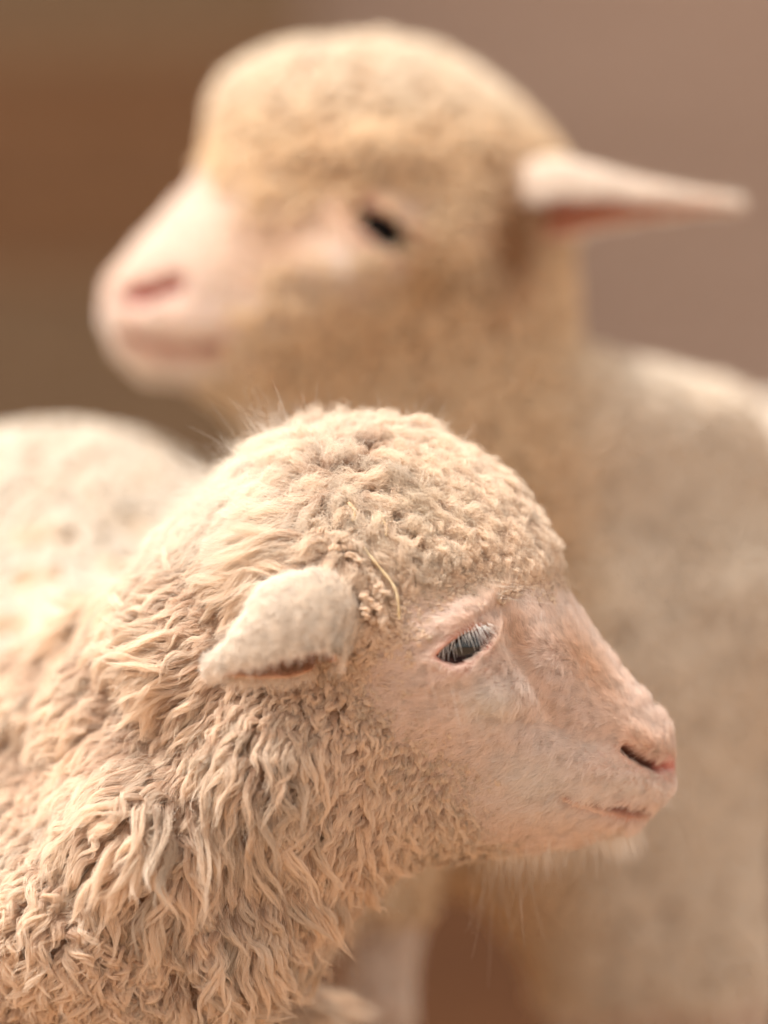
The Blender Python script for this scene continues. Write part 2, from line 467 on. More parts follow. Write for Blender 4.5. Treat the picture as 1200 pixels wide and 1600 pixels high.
def locks(S, N, T, L, r, amp, kw, lift, frz, nh, k, rad, col, colvar=0.10, tipr=0.12, gap=0.0):
    n = len(S); B = np.cross(N, T); s = np.linspace(0, 1, k)
    ph = rng.random(n) * 6.283; kw = kw * rng.uniform(0.75, 1.4, n); L = L * rng.uniform(0.6, 1.35, n)
    sense = rng.choice([-1, 1], n)
    li = np.repeat(np.arange(n), nh); H = len(li)
    NS = 9; sub = li * NS + rng.integers(0, NS, H); sr = lambda a, b: rng.uniform(a, b, (n * NS, 1))[sub]
    sh = s[None] * rng.uniform(0.85, 1.05, (H, 1)) * sr(0.7, 1.1)
    e = lambda a: a[li][:, None]
    ang = 6.283 * e(kw) * sh * sr(.85, 1.2) + e(ph) + rng.normal(0, 0.12, (H, 1)) + sr(-.45, .45)
    env = sh ** 0.8 * (1 - 0.25 * sh)
    am = e(amp)
    lat = am * env * np.sin(ang) * e(sense)
    nor = am * 0.75 * env * np.cos(ang) + e(lift) * (1 - np.exp(-4.5 * sh)) - e(L) ** 2 / 0.45 * sh ** 2 * 0.5
    along = e(L) * sh
    crm = np.minimum(sh * 3, 1) * 0.0003 * np.sin(6.283 * e(L) / 0.0062 * sh + sr(0, 2.5)); lat = lat + crm; nor = nor + crm * .5
    th = rng.random((H, 1)) * 6.283; rr = np.sqrt(rng.random((H, 1))); tipr = np.broadcast_to(tipr, (n,))
    R = e(r) * (1.25 - 0.35 * np.minimum(sh * 4, 1)) * (1 - (1 - e(tipr)) * sh ** 2.2)
    st = sr(0, 6.283); sq = np.sqrt(sr(0, 1)) * .85
    cu = (np.cos(th) * rr * .34 + np.cos(st + 1.5 * sh) * sq) * R; cv = (np.sin(th) * rr * .34 + np.sin(st + 1.5 * sh) * sq) * R
    bl = np.minimum(sh * 3.5, 1)
    f1 = e(frz) * sh ** 0.6 * np.sin(6.283 * (rng.uniform(0.8, 3.0, (H, 1)) * sh + rng.random((H, 1))))
    f2 = e(frz) * sh ** 0.6 * np.sin(6.283 * (rng.uniform(0.8, 3.0, (H, 1)) * sh + rng.random((H, 1))))
    lat = lat + cu + f1; nor = np.maximum(nor + cv * bl, -0.002 + 0.002 * sh) + f2; along = along + cv * (1 - bl)
    pts = (S[li][:, None] + T[li][:, None] * along[..., None] + B[li][:, None] * lat[..., None] + N[li][:, None] * nor[..., None])
    c = col[li] * (1 + rng.normal(0, colvar, (n, 1))[li] + sr(-.08, .08) + rng.normal(0, 0.05, (H, 1)))
    rd = np.broadcast_to(rad, (n,))[li] * rng.uniform(0.7, 1.3, H)
    return pts, rd, c


def short_hairs(S, N, T, L, rad, col, lay=0.35, k=4, bend=0.15, clump=0.6, cell=0.0022, cvar=0.10):
    q = np.floor(S / cell + 0.35 * np.sin(S[:, [1, 2, 0]] * 900)).astype(np.int64); hsh = (q[:, 0] * 73856093 ^ q[:, 1] * 19349663 ^ q[:, 2] * 83492791) & 0xffff
    tab = rng.random((65536, 5)); ctr = (q + tab[hsh, :3]) * cell; off = ctr - S; off -= (off * N).sum(1, keepdims=True) * N; cv_ = tab[hsh, 3:4] - .5; la = tab[hsh, 4]
    T = unit(T + np.cross(N, T) * (cv_ * 0.7)); col = col * (1 + 2 * cvar * cv_); L = L * (0.75 + 0.5 * la)
    n = len(S); s = np.linspace(0, 1, k); B = np.cross(N, T); jit = rng.normal(0, 0.22, (n, 1)); T = unit(T + B * jit)
    L = L * rng.uniform(0.6, 1.3, n)
    wv = rng.normal(0, bend, (n, 1))
    pts = (S[:, None] + T[:, None] * (L[:, None] * s)[..., None] + N[:, None] * (L[:, None] * lay * (s - 0.55 * s ** 2))[..., None]
           + B[:, None] * (L[:, None] * wv * s ** 2)[..., None] + off[:, None] * (clump * s ** 1.5)[..., None])
    return pts, rad * rng.uniform(0.7, 1.3, n), col * (1 + rng.normal(0, 0.07, (n, 1)))


def gauss(px, py, x, y, sx, sy, a=0.0):
    c, s = math.cos(math.radians(a)), math.sin(math.radians(a))
    u = (px - x) * c + (py - y) * s; v = -(px - x) * s + (py - y) * c
    return np.exp(-(u / sx) ** 2 - (v / sy) ** 2)


def smooth01(x): x = np.clip(x, 0, 1); return x * x * (3 - 2 * x)


def hoof(parent, x, y, r=0.021):
    bm = bmesh.new()
    for sx in (-1, 1):
        b = bmesh.ops.create_uvsphere(bm, u_segments=14, v_segments=8, radius=1)
        for v in b['verts']:
            z = max(v.co.z, -0.35); w = 1.1 - 0.25 * z
            v.co = (x + sx * r * 0.52 + v.co.x * r * 0.5 * w, y - 0.006 + v.co.y * r * 1.15 * w, 0.0098 + z * 0.028)
    me = bpy.data.meshes.new('hoof'); bm.to_mesh(me); bm.free(); me.shade_smooth()
    return link('hoof', me, M_HOOF, parent)


def near_surface(P, N, px0, py0):
    """nearest near-side surface point under a photo pixel"""
    px, py = pix(P); m = (N[:, 1] < -0.1)
    d = (px - px0) ** 2 + (py - py0) ** 2 + np.where(m, 0, 1e9); i = np.argsort(d)[:6]
    return P[i].mean(0), unit(N[i].mean(0))


def ear_mesh(rows, depth, near_t, far_t, toward, nseg=28, thick=0.0022):
    """rows: (px, py, y, R px); folded leaf. returns outer-mesh arrays with thickness"""
    R = np.array(rows, float); n0 = len(R); t = np.linspace(0, n0 - 1, 40)
    R = np.stack([np.interp(t, np.arange(n0), R[:, i]) for i in range(4)], 1)
    ker = np.array([1, 2, 3, 2, 1]) / 9.0
    Rp = np.pad(R, ((2, 2), (0, 0)), mode='reflect', reflect_type='odd')
    R = np.stack([np.convolve(Rp[:, i], ker, 'valid') for i in range(4)], 1)
    C = np.array([at(a, b, y) for a, b, y, _ in R]); k = (R[:, 2] - CAMY) * K; rad = np.maximum(R[:, 3], 1.5) * k
    tan = np.gradient(C, axis=0); tan = unit(tan)
    tw = np.array(toward, float)
    up = np.cross(tan, np.tile(tw, (len(C), 1))); up = unit(up); up *= np.sign(up[:, 2:3] + 1e-6)
    dr = unit(np.cross(up, tan)); dr *= np.sign((dr @ tw))[:, None]
    nt = np.interp(t, np.arange(n0), near_t) if np.ndim(near_t) else np.full(len(t), near_t)
    th = np.radians(-far_t + (nt[:, None] + far_t) * np.linspace(0, 1, nseg)[None])
    wob = 1 + 0.03 * np.sin(np.linspace(0, 9, len(C)))[:, None] * np.cos(th * 2)
    O = C[:, None] + up[:, None] * (rad[:, None] * np.cos(th) * wob)[..., None] + dr[:, None] * ((rad * depth)[:, None] * np.sin(th))[..., None]
    du = np.gradient(O, axis=0); dv = np.gradient(O, axis=1); nn = unit(np.cross(du, dv))
    ctr = (O - C[:, None]); sg = np.sign((nn * ctr).sum(-1).mean()); nn = nn * sg
    I = O - nn * thick
    a, b = O.shape[:2]; V = np.concatenate([O.reshape(-1, 3), I.reshape(-1, 3)])
    ix = np.arange(a * b).reshape(a, b); F = []
    q = np.stack([ix[:-1, :-1], ix[1:, :-1], ix[1:, 1:], ix[:-1, 1:]], -1).reshape(-1, 4)
    F = [q, (q + a * b)[:, ::-1]]
    rim = np.concatenate([ix[0, :], ix[1:, -1], ix[-1, -2::-1], ix[-2:0:-1, 0]])
    r2 = np.roll(rim, -1); F.append(np.stack([rim, rim + a * b, r2 + a * b, r2], -1))
    F = np.concatenate(F)
    me = bpy.data.meshes.new('ear'); me.from_pydata(V.tolist(), [], F.tolist())
    bm = bmesh.new(); bm.from_mesh(me); bmesh.ops.recalc_face_normals(bm, faces=bm.faces); bm.to_mesh(me); bm.free(); me.shade_smooth()
    vv = np.linspace(0, 1, b)[None].repeat(a, 0); uu = np.linspace(0, 1, a)[:, None].repeat(b, 1)
    return me, O, I, nn, unit(np.gradient(O, axis=0)), uu, vv, rad


def ear_hair(O, I, nn, tn, uu, rad, nout, nin, Lo, Li, radi, cout, cin, parent, name='ear_coat', up=0.5):
    a, b = uu.shape
    def grid_sample(A, fi, fj):
        i = fi.astype(int); j = fj.astype(int); u = (fi - i)[:, None]; v = (fj - j)[:, None]
        return (A[i, j] * (1 - u) + A[i + 1, j] * u) * (1 - v) + (A[i, j + 1] * (1 - u) + A[i + 1, j + 1] * u) * v
    dA = np.linalg.norm(np.cross(np.gradient(O, axis=0), np.gradient(O, axis=1)), axis=-1)[:-1, :-1].ravel()
    out = []
    for A, sgn, n, L, c in ((O, 1, nout, Lo, cout), (I, -1, nin, Li, cin)):
        w = dA.copy().reshape(a - 1, b - 1)
        w[:, 0] *= 2.5; w[:, -1] *= 2.5; w[-8:] *= 2; w[-3:] *= 3; w = w.ravel()
        ce = np.searchsorted(np.cumsum(w) / w.sum(), rng.random(n)); ce = np.minimum(ce, len(w) - 1)
        fi = ce // (b - 1) + rng.random(n) * 0.999; fj = ce % (b - 1) + rng.random(n) * 0.999
        S = grid_sample(A, fi, fj); N = unit(grid_sample(nn, fi, fj)) * sgn; T = unit(grid_sample(tn, fi, fj) + rng.normal(0, 0.35, (n, 3)))
        T = unit(T - (T * N).sum(1, keepdims=True) * N)
        out.append(short_hairs(S, N, T, np.full(n, L), np.full(n, radi), np.tile(c, (n, 1)), lay=up, k=5, bend=0.35, cell=.0036, cvar=.2, clump=.75))
    P = [np.concatenate([o[i] for o in out]) for i in range(3)]
    return curves_obj(name, P[0], P[1], P[2], M_COAT, parent)


# ================================================================== FRONT LAMB
FG_OUT = [(1050, 1178), (1041, 1135), (1010, 1094), (962, 1040), (915, 975), (880, 925), (858, 888), (846, 850), (820, 812), (775, 765), (705, 718),
          (630, 688), (545, 684), (465, 704), (395, 745), (330, 800), (262, 868), (185, 945), (95, 1030), (-10, 1100), (-160, 1180), (-230, 1350),
          (-220, 1620), (-60, 1760), (140, 1760), (290, 1690), (380, 1590), (462, 1500), (540, 1420), (600, 1362), (670, 1330), (770, 1322),
          (860, 1316), (930, 1306), (986, 1293), (1012, 1278), (1026, 1258), (1046, 1238), (1053, 1208)]
FG_W = [(1020, 1190, .60), (960, 1120, .60), (950, 1290, .62), (880, 1180, .66), (800, 1050, .72), (740, 930, .70), (700, 850, .72), (600, 900, .70),
        (550, 780, .72), (640, 1200, .56), (500, 1100, .60), (400, 1300, .58), (200, 1200, .62), (100, 1500, .66), (0, 1300, .66), (300, 1500, .6)]
FG_Y = [(1000, 1200, 0), (700, 1000, 0), (500, 900, 0.0), (450, 1200, 0.005), (300, 1000, .02), (250, 1300, .015), (150, 1080, .07), (60, 1060, .11), (100, 1450, .03), (0, 1180, .13),
        (0, 1550, .05), (-150, 1300, .12), (-150, 1650, .10), (400, 1500, .01), (250, 1700, .03)]
plateF = Plate(FG_OUT, 0.0, FG_W, FG_Y, (-420, 560, 1180, 1860))
front = root_empty('lamb', (-0.2, 0.3, 0), 'sharp cream lamb in front, head in profile facing right, long wavy neck fleece', 'lamb')
fgF = union([plateF,
             capsule((-0.17, 0.17, 0.30), (-0.20, 0.44, 0.390), 0.10, 0.145),
             capsule((-0.20, 0.44, 0.390), (-0.34, 0.70, 0.405), 0.145, 0.138),
             capsule((-0.20, 0.16, 0.20), (-0.185, 0.14, 0.03), 0.036, 0.017),
             capsule((-0.07, 0.13, 0.20), (-0.06, 0.12, 0.03), 0.036, 0.017),
             capsule((-0.44, 0.66, 0.24), (-0.45, 0.73, 0.14), 0.05, 0.024), capsule((-0.45, 0.73, 0.14), (-0.45, 0.70, 0.03), 0.022, 0.016),
             capsule((-0.28, 0.66, 0.24), (-0.27, 0.73, 0.14), 0.05, 0.024), capsule((-0.27, 0.73, 0.14), (-0.27, 0.70, 0.03), 0.022, 0.016)],
            [0.07, 0.05, 0.03, 0.03, 0.03, 0.01, 0.03, 0.01])
FACE = [(900, 860), (868, 900), (835, 918), (800, 930), (765, 922), (715, 922), (672, 950), (655, 985), (632, 1020), (610, 1050), (632, 1090), (655, 1130), (690, 1165), (722, 1196), (758, 1232),
        (785, 1272), (812, 1302), (830, 1345), (1100, 1400), (1120, 1100), (1000, 950)]
fmeF = build_body('body', fgF, (-0.56, -0.16, 0.0), (0.17, 0.84, 0.58), 0.003, front,
                  lambda px, py, P: (px > 600) & (py > 860) & (P[:, 1] < 0.12) & (P[:, 1] > -0.14), 2)
bodyF = link('body', fmeF, M_SKIN, front)
P, T = mesh_arrays(fmeF); N = vnormals(P, T); px, py = pix(P)
headm = ((px > 560) & (P[:, 1] < 0.13)).astype(float)
EYE = [(679, 1025), (693, 1010), (714, 996), (736, 985), (755, 979), (770, 990), (766, 1000), (751, 1017), (733, 1032), (710, 1039), (692, 1034)]
NOSTRIL = [(981, 1171), (992, 1180), (1010, 1191), (1028, 1199), (1044, 1198)]
MOUTH = [(884, 1242), (905, 1251), (935, 1260), (975, 1266), (1018, 1270)]
eye_d = sdpoly(px, py, EYE)
nd, ntt = dline(px, py, NOSTRIL); md, mt = dline(px, py, MOUTH)
D = np.zeros(len(P))
D += 5.0 * gauss(px, py, 722, 1012, 75, 52, -25)              # eyeball swelling
D += 2.6 * gauss(px, py, 725, 966, 60, 17, -27)               # upper lid fold
D += -1.6 * gauss(px, py, 722, 984, 52, 6, -27)               # crease above the lid
D += 1.8 * gauss(px, py, 715, 1052, 55, 11, -12)              # lower lid bag
D += -5.5 * gauss(px, py, 806, 1010, 22, 42, -30) - 2.5 * gauss(px, py, 850, 1085, 18, 60, -38)            # tear groove
D += -1.8 * gauss(px, py, 790, 945, 34, 14, -20)
D += 4.5 * gauss(px, py, 775, 1085, 45, 28, 20)               # cheekbone
D += 2.0 * gauss(px, py, 850, 1010, 30, 60, -35)
D += -4.0 * gauss(px, py, 865, 1135, 90, 26, 20)              # hollow of the cheek
D += 2.6 * gauss(px, py, 640, 1140, 90, 80)
D += 2.6 * gauss(px, py, 1005, 1158, 34, 16, 28)              # nostril wing
D += 1.8 * gauss(px, py, 985, 1215, 60, 22, 15)               # upper lip pad
D += -1.5 * gauss(px, py, 935, 1160, 40, 18, -30)
D += 1.8 * gauss(px, py, 985, 1284, 30, 12, 8)                # lower lip
D += -6.0 * np.exp(-(nd / (6.2 + 5.5 * ntt)) ** 2)            # nostril slit
D += -2.6 * np.exp(-(md / 4.6) ** 2)                          # mouth line
D += -2.2 * gauss(px, py, 885, 1242, 12, 10)
D += -9.0 * smooth01((eye_d + 1.5) / 7.0)                     # eye opening
D += 1.2 * np.exp(-((eye_d + 6) / 5.5) ** 2)                  # lid rim
P = P + N * (D * 1.25 * headm * np.clip(np.abs(N[:, 1]) * 1.8, 0, 1) * 1e-3)[:, None]
set_co(fmeF, P); N = vnormals(P, T)
# skin colours: pink bare skin round eye, nostril and lips, tan under the wool
facemask = smooth01(sdpoly(px, py, FACE) / 40 + 0.5) * headm
tan = np.array([0.34, 0.18, 0.08]); pink = np.array([0.82, 0.63, 0.54]); red = np.array([0.42, 0.10, 0.055]); deep = np.array([0.05, 0.012, 0.01])
C = tan + (pink - tan) * facemask[:, None]
def blend(C, c, w): return C + (np.array(c) - C) * np.clip(w, 0, 1)[:, None]
C = blend(C, (0.60, 0.38, 0.32), 0.6 * np.exp(-(np.maximum(-eye_d, 0) / 24) ** 2) * headm)
C = blend(C, (0.72, 0.52, 0.48), .8 * gauss(px, py, 693, 1048, 26, 9, 25) * headm)
C = blend(C, (0.38, 0.09, 0.05), 0.95 * np.exp(-((eye_d + 1) / 5.0) ** 2) * headm * (0.6 + 0.4 * smooth01((py - 1000) / 25 + (px - 745) / 30)))
C = blend(C, (0.38, 0.15, 0.09), 0.7 * gauss(px, py, 722, 986, 46, 5.5, -27) * headm)
C = blend(C, (0.16, 0.03, 0.02), smooth01(eye_d / 4) * headm); C = blend(C, (0.30, 0.06, 0.035), .95 * gauss(px, py, 764, 1003, 13, 9, -50) * headm); C = blend(C, (0.34, 0.10, 0.06), .8 * gauss(px, py, 725, 1046, 34, 5, -14) * headm)
C = blend(C, (0.45, 0.18, 0.10), 0.6 * gauss(px, py, 802, 1018, 8, 14, 10) * headm)
C = blend(C, (0.62, 0.12, 0.14), 1.1 * gauss(px, py, 1044, 1198, 15, 15) * headm)
C = blend(C, (0.48, 0.18, 0.11), 0.8 * np.exp(-(nd / 15) ** 2) * headm)
C = blend(C, deep, np.exp(-(nd / 8) ** 2) * headm * (1 - 0.75 * smooth01((ntt - .78) / .22)))
C = blend(C, (0.42, 0.19, 0.12), 0.95 * gauss(px, py, 984, 1270, 42, 22, 5) * headm)
C = blend(C, (0.20, 0.07, 0.045), 0.95 * np.exp(-(md / 6) ** 2) * headm); C = blend(C, (0.42, 0.19, 0.14), 0.7 * gauss(px, py, 890, 1246, 16, 10, 20) * headm)
set_col(fmeF, C); fmeF.shade_smooth()
for hx, hy in ((-0.185, 0.135), (-0.06, 0.115), (-0.45, 0.695), (-0.27, 0.695)): hoof(front, hx, hy)
FPx, FTx, FNx = P, T, N

# --- eye
ep, en = near_surface(P, N, 722, 1012)
lidp, _ = near_surface(P, N, 715, 1052)


def eye_mat():
    m, n, l, out = mat('eye_dark')
    tc = n.new('ShaderNodeTexCoord'); mp = n.new('ShaderNodeMapping'); mp.inputs['Scale'].default_value = (1, 1, 1)
    gr = n.new('ShaderNodeSeparateXYZ'); l.new(tc.outputs['Object'], mp.inputs[0]); l.new(mp.outputs[0], gr.inputs[0])
    ln = n.new('ShaderNodeVectorMath'); ln.operation = 'LENGTH'
    sc = n.new('ShaderNodeVectorMath'); sc.operation = 'MULTIPLY'; sc.inputs[1].default_value = (1, 0, 1.25); l.new(tc.outputs['Object'], sc.inputs[0]); l.new(sc.outputs[0], ln.inputs[0])
    cr = n.new('ShaderNodeValToRGB'); e = cr.color_ramp.elements
    e[0].position = 0.0030; e[0].color = (0.002, 0.003, 0.005, 1); e[1].position = 0.0125; e[1].color = (0.25, 0.15, 0.13, 1)
    a = e.new(0.0052); a.color = (0.002, 0.006, 0.010, 1); b = e.new(0.0100); b.color = (0.004, 0.004, 0.006, 1)
    l.new(ln.outputs['Value'], cr.inputs[0])
    pb = n.new('ShaderNodeBsdfPrincipled'); pb.inputs['Roughness'].default_value = 0.12; pb.inputs['Coat Weight'].default_value = 0.6
    pb.inputs['Coat Roughness'].default_value = 0.03; l.new(cr.outputs[0], pb.inputs['Base Color']); l.new(pb.outputs[0], out.inputs[0])
    return m


def eyeball(parent, c, r, sc=(1, 1, 1), front_eye=True):
    bm = bmesh.new(); bmesh.ops.create_uvsphere(bm, u_segments=40, v_segments=28, radius=r)
    for v in bm.verts:
        d = math.hypot(v.co.x, v.co.z) / r
        if v.co.y < 0: v.co.y -= 0.0012 * max(0, 1 - (d / 0.6) ** 2)      # cornea
        v.co.x *= sc[0]; v.co.y *= sc[1]; v.co.z *= sc[2]
    me = bpy.data.meshes.new('eye'); bm.to_mesh(me); bm.free(); me.shade_smooth()
    o = link('eye', me, M_EYE if front_eye else M_EYED, parent); o.location = c; return o


M_EYE = eye_mat()
M_EYED = simple_mat('eye_black', (0.004, 0.003, 0.003), 0.5, spec=0.05)
rim_y = np.median(P[(np.abs(eye_d + 5) < 3) & (P[:, 1] < 0)][:, 1])
c = at(724, 1012, rim_y); eyeball(front, (c[0], rim_y + 0.0148 - 0.0006, c[2]), 0.0148)
eyeball(front, (c[0], -rim_y - 0.0142, c[2]), 0.0148)

# --- eyelashes: pale, from the upper lid down over the eye
nl = 60; t = np.sort(np.clip((np.arange(nl) + 2.5 * rng.random(nl)) / nl, 0, 1))
UL = [(684, 1020), (696, 1009), (716, 996), (738, 985), (752, 979), (764, 981)]
ulx = np.interp(t, np.linspace(0, 1, 6), [u[0] for u in UL]); uly = np.interp(t, np.linspace(0, 1, 6), [u[1] for u in UL]) - rng.random(nl) * 8
s = np.linspace(0, 1, 8); base = np.array([at(a, b, rim_y - 0.0022) for a, b in zip(ulx, uly)])
fan = -0.15 + t ** 1.6 * 1.15 + rng.normal(0, 0.15, nl); LL = (0.0084 + 0.0025 * np.sin(t * 3.1)) * rng.uniform(0.4, 1.2, nl) * (0.65 + 0.35 * smooth01(t / .25)) * (1 - .25 * smooth01((t - .7) / .3))
dirx = np.sin(fan); dirz = -np.cos(fan)
lp = base[:, None] + np.stack([dirx[:, None] * LL[:, None] * s, -(LL[:, None] * (0.55 * s - 0.42 * s ** 2)), dirz[:, None] * LL[:, None] * (s * .9 + .1 * s ** 2)], -1)
curves_obj('eyelash', lp, np.full(nl, 0.00011), np.tile([0.90, 0.91, 0.90], (nl, 1)), M_LASH, front)

# --- ear
sp, sn = near_surface(P, N, 520, 1000); ey = sp[1] - 0.003
ear_rows = [(540, 990, ey + .016, 24), (528, 982, ey - .002, 52), (504, 977, ey - .014, 76), (476, 988, ey - .022, 90), (442, 1008, ey - .028, 84),
            (408, 1024, ey - .031, 60), (378, 1036, ey - .032, 40), (354, 1042, ey - .031, 25), (341, 1046, ey - .029, 15), (333, 1048, ey - .027, 6)]
ear_rows = [(a, b, ey + (c - ey) * .72, d) for a, b, c, d in ear_rows]
eme, EO, EI, EN_, ET, EU, EV, ER = ear_mesh(ear_rows, 0.55, [165, 157, 138, 114, 101, 95, 91, 90, 90, 90], 132, (0.05, -1, 0.0))
nEv = EO.shape[0] * EO.shape[1]
CE = np.concatenate([np.tile([0.72, 0.52, 0.42], (nEv, 1)), blend(np.tile([0.58, 0.33, 0.24], (nEv, 1)), (0.72, 0.54, 0.44), smooth01((EU.ravel() - .55) / .25))]); set_col(eme, CE)
earF = link('ear', eme, M_SKIN, front)
ear_hair(EO, EI, EN_, ET, EU, ER, 80000, 16000, 0.0062, 0.0045, 0.00008, np.array([0.95, 0.87, 0.78]), np.array([0.68, 0.44, 0.31]), earF, up=0.9)

# --- groom table: px, py, dx, dy, length mm, lock radius mm, curl mm, waves, lift mm, frizz mm
GF = [(600, 700, .6, .1, 13, 3.0, 2.6, 1.3, 5, 1.4), (720, 760, .8, .3, 12, 2.6, 2.4, 1.3, 4, 1.2), (820, 860, .6, .6, 10, 2.2, 1.8, 1.3, 3.5, 1.0),
      (500, 730, -.4, -.2, 18, 3.0, 2.6, 1.2, 6, 1.6), (430, 740, -.9, -.2, 24, 3.0, 2.6, 1.1, 6, 1.8), (360, 790, -1, .1, 28, 3.2, 2.8, 1.1, 6, 1.6),
      (560, 800, .3, .5, 14, 2.8, 2.4, 1.4, 4, 1.2), (640, 860, .3, 1, 11, 2.2, 2.0, 1.5, 3.5, .9), (720, 880, .4, .8, 8, 1.8, 1.4, 1.5, 2.6, .7),
      (600, 960, .1, 1, 10, 2.0, 1.8, 1.5, 3, .8), (650, 930, .3, .8, 7, 1.6, 1.2, 1.5, 2.2, .6),
      (480, 850, -.9, .2, 26, 2.8, 2.2, 1.1, 5, .9), (400, 880, -.9, .45, 26, 3.0, 2.4, 1.1, 5, .9), (300, 860, -1, .2, 28, 3.2, 2.8, 1.2, 5, 1.2),
      (270, 960, -1, .15, 30, 3.4, 3.0, 1.2, 5, .9), (180, 1010, -1, .25, 28, 3.4, 3.0, 1.3, 5, .9), (250, 1060, -1, .35, 30, 3.6, 3.0, 1.2, 5.5, .7),
      (130, 1130, -.9, .5, 26, 3.4, 3.0, 1.4, 5, .8), (60, 1250, -.8, .7, 24, 3.4, 3.0, 1.5, 5, .8), (230, 1180, -.7, .75, 32, 3.6, 3.6, 1.2, 6, .7),
      (330, 1130, -.5, .9, 26, 3.2, 2.6, 1.2, 5, .7), (150, 1300, -.7, .8, 30, 3.6, 3.6, 1.3, 6, .7), (260, 1300, -.25, 1, 32, 3.6, 3.6, 1.2, 6, .6),
      (360, 1260, 0.05, 1, 34, 3.2, 2.4, 1.0, 6, .6), (450, 1180, -.1, 1, 24, 2.8, 2.0, 1.1, 4.5, .7), (540, 1120, -.3, 1, 14, 2.2, 1.6, 1.3, 3, .7),
      (600, 1080, -.3, 1, 9, 1.8, 1.2, 1.4, 2.4, .6), (560, 1200, -.5, .9, 22, 2.6, 1.8, 1.1, 4, .6), (640, 1220, -.2, 1, 24, 2.5, 1.8, 1.1, 4, .6),
      (700, 1250, .05, 1, 20, 2.2, 1.6, 1.1, 3.5, .6), (560, 1320, .05, 1, 30, 2.8, 2.2, 1.1, 5, .6), (450, 1350, .15, 1, 34, 3.2, 2.4, 1.1, 6, .6),
      (400, 1480, .35, 1, 30, 3.2, 2.4, 1.2, 6, .7), (300, 1450, .1, 1, 26, 3.2, 3.0, 1.5, 6, .7), (200, 1450, 0, 1, 20, 3.2, 3.2, 1.7, 6, .7),
      (100, 1450, -.3, 1, 20, 3.4, 3.2, 1.7, 6, .8), (200, 1570, .1, 1, 18, 3.0, 3.0, 1.7, 5, .8), (50, 1560, -.3, 1, 18, 3.2, 3.0, 1.7, 5, .8), (480, 1040, -.3, 1, 12, 2.0, 1.6, 1.2, 3, .7)]


def wool_weight(c, n):
    x, y = pix(c)
    hd = (x > 600) & (c[:, 1] < 0.12)
    w = 1 - smooth01(sdpoly(x, y, FACE) / 42 + 0.35 + .12 * np.sin(x * .07 + y * .11) + .1 * np.sin(x * .17 - y * .09)) * hd
    w *= np.where(c[:, 2] < 0.16, 0, 1)
    w *= np.where(n[:, 1] > 0.5, 0.35, 1.0)
    w *= np.where(c[:, 1] > 0.20, 0.35, 1.0)
    w *= np.where((y > 1750) | (x < -150), 0.3, 1.0)
    return w


S, SN = sample_surface(FPx, FTx, FNx, 90000, wool_weight)
sx, sy = pix(S); G = shepard(sx, sy, GF, 4.0)
far = S[:, 1] > 0.17
G[far] = [-.2, 1, 20, 5.0, 4.0, 1.4, 6, 1.2]
neck = smooth01((sy - 780) / 120) * smooth01((620 - sx) / 100) * (~far)
edge = smooth01(-(sdpoly(sx, sy, FACE)) / 70) * 0.6 + 0.4; edge[(sx < 560) | far] = 1
G[:, 7] *= 1 - .45 * neck; G[:, 2] *= (1 + 0.42 * neck) * edge; G[:, 3] *= (1 + 0.45 * neck) * (0.5 + 0.5 * edge); G[:, 4] *= (1 + 0.38 * neck) * edge; G[:, 6] *= (1 + 0.35 * neck) * edge
G[:, 5] *= 1 + 0.02 * neck
crown = smooth01((960 - sy) / 120) * smooth01((sx - 380) / 120) * (~far)
fr = 1 - smooth01((sx - 600) / 160) * smooth01((sy - 820) / 100); G[:, 7] *= 1 + .9 * crown; G[:, 4] *= 1 - 0.15 * crown; G[:, 3] *= 1 + 0.6 * crown * fr; G[:, 2] *= 1 + .35 * crown * fr; G[:, 6] *= 1 + .35 * crown * fr * (rng.uniform(-.6, 1.4, len(S)) + 1.2 * np.sin(S @ np.array([260., 90, 210])))
cell = G[:, 3] * 1e-3 * (1.35 + .25 * neck)
cell = np.round(cell * 2e3) / 2e3
i = thin(S, np.maximum(cell, 0.0015)); S, SN, G, sx, sy, far, crown = S[i], SN[i], G[i], sx[i], sy[i], far[i], crown[i]
ang = rng.normal(0, 0.30, len(S)); top = smooth01((900 - sy) / 120) * smooth01((sx - 440) / 80) * (~far); ang += rng.normal(0, 0.85, len(S)) * top; G[:, 2] *= 1 + .3 * top
dx = G[:, 0] * np.cos(ang) - G[:, 1] * np.sin(ang); dy = G[:, 0] * np.sin(ang) + G[:, 1] * np.cos(ang)
TT = tangent_flow(np.stack([dx, dy], 1), SN)
back = (SN[:, 1] > 0.5)
wool = np.array([0.92, 0.795, 0.665])
cc = np.tile(wool, (len(S), 1)) * (1 + 0.10 * np.sin(S @ np.array([61., 23, 47]) + 2 * np.sin(S @ np.array([31., -50, 22]))))[:, None]
yel = gauss(sx, sy, 640, 790, 110, 70) * 0.5
cc = blend(cc, (0.93, 0.83, 0.69), yel); cc[far] = (0.94, 0.89, 0.82); spot = smooth01((np.sin(S @ np.array([95., 60, 120])) + np.sin(S @ np.array([-70., 110, 85]) + 1) + np.sin(S @ np.array([150., -40, 60]) + 2) - .7) / 1.2); cc = blend(cc, (0.80, 0.62, 0.42), .75 * spot * far); cc = blend(cc, (0.92, 0.86, 0.78), 0.8 * smooth01((560 - sx) / 150) * smooth01((900 - sy) / 120))  # far back whitened to paint its lit look; the tan spots are dirt
cc = blend(cc, (0.85, 0.77, 0.68), 0.6 * smooth01((sx - 560) / 100) * smooth01((sy - 1000) / 100))
print('front locks', len(S), 'far', far.sum())
parts = []
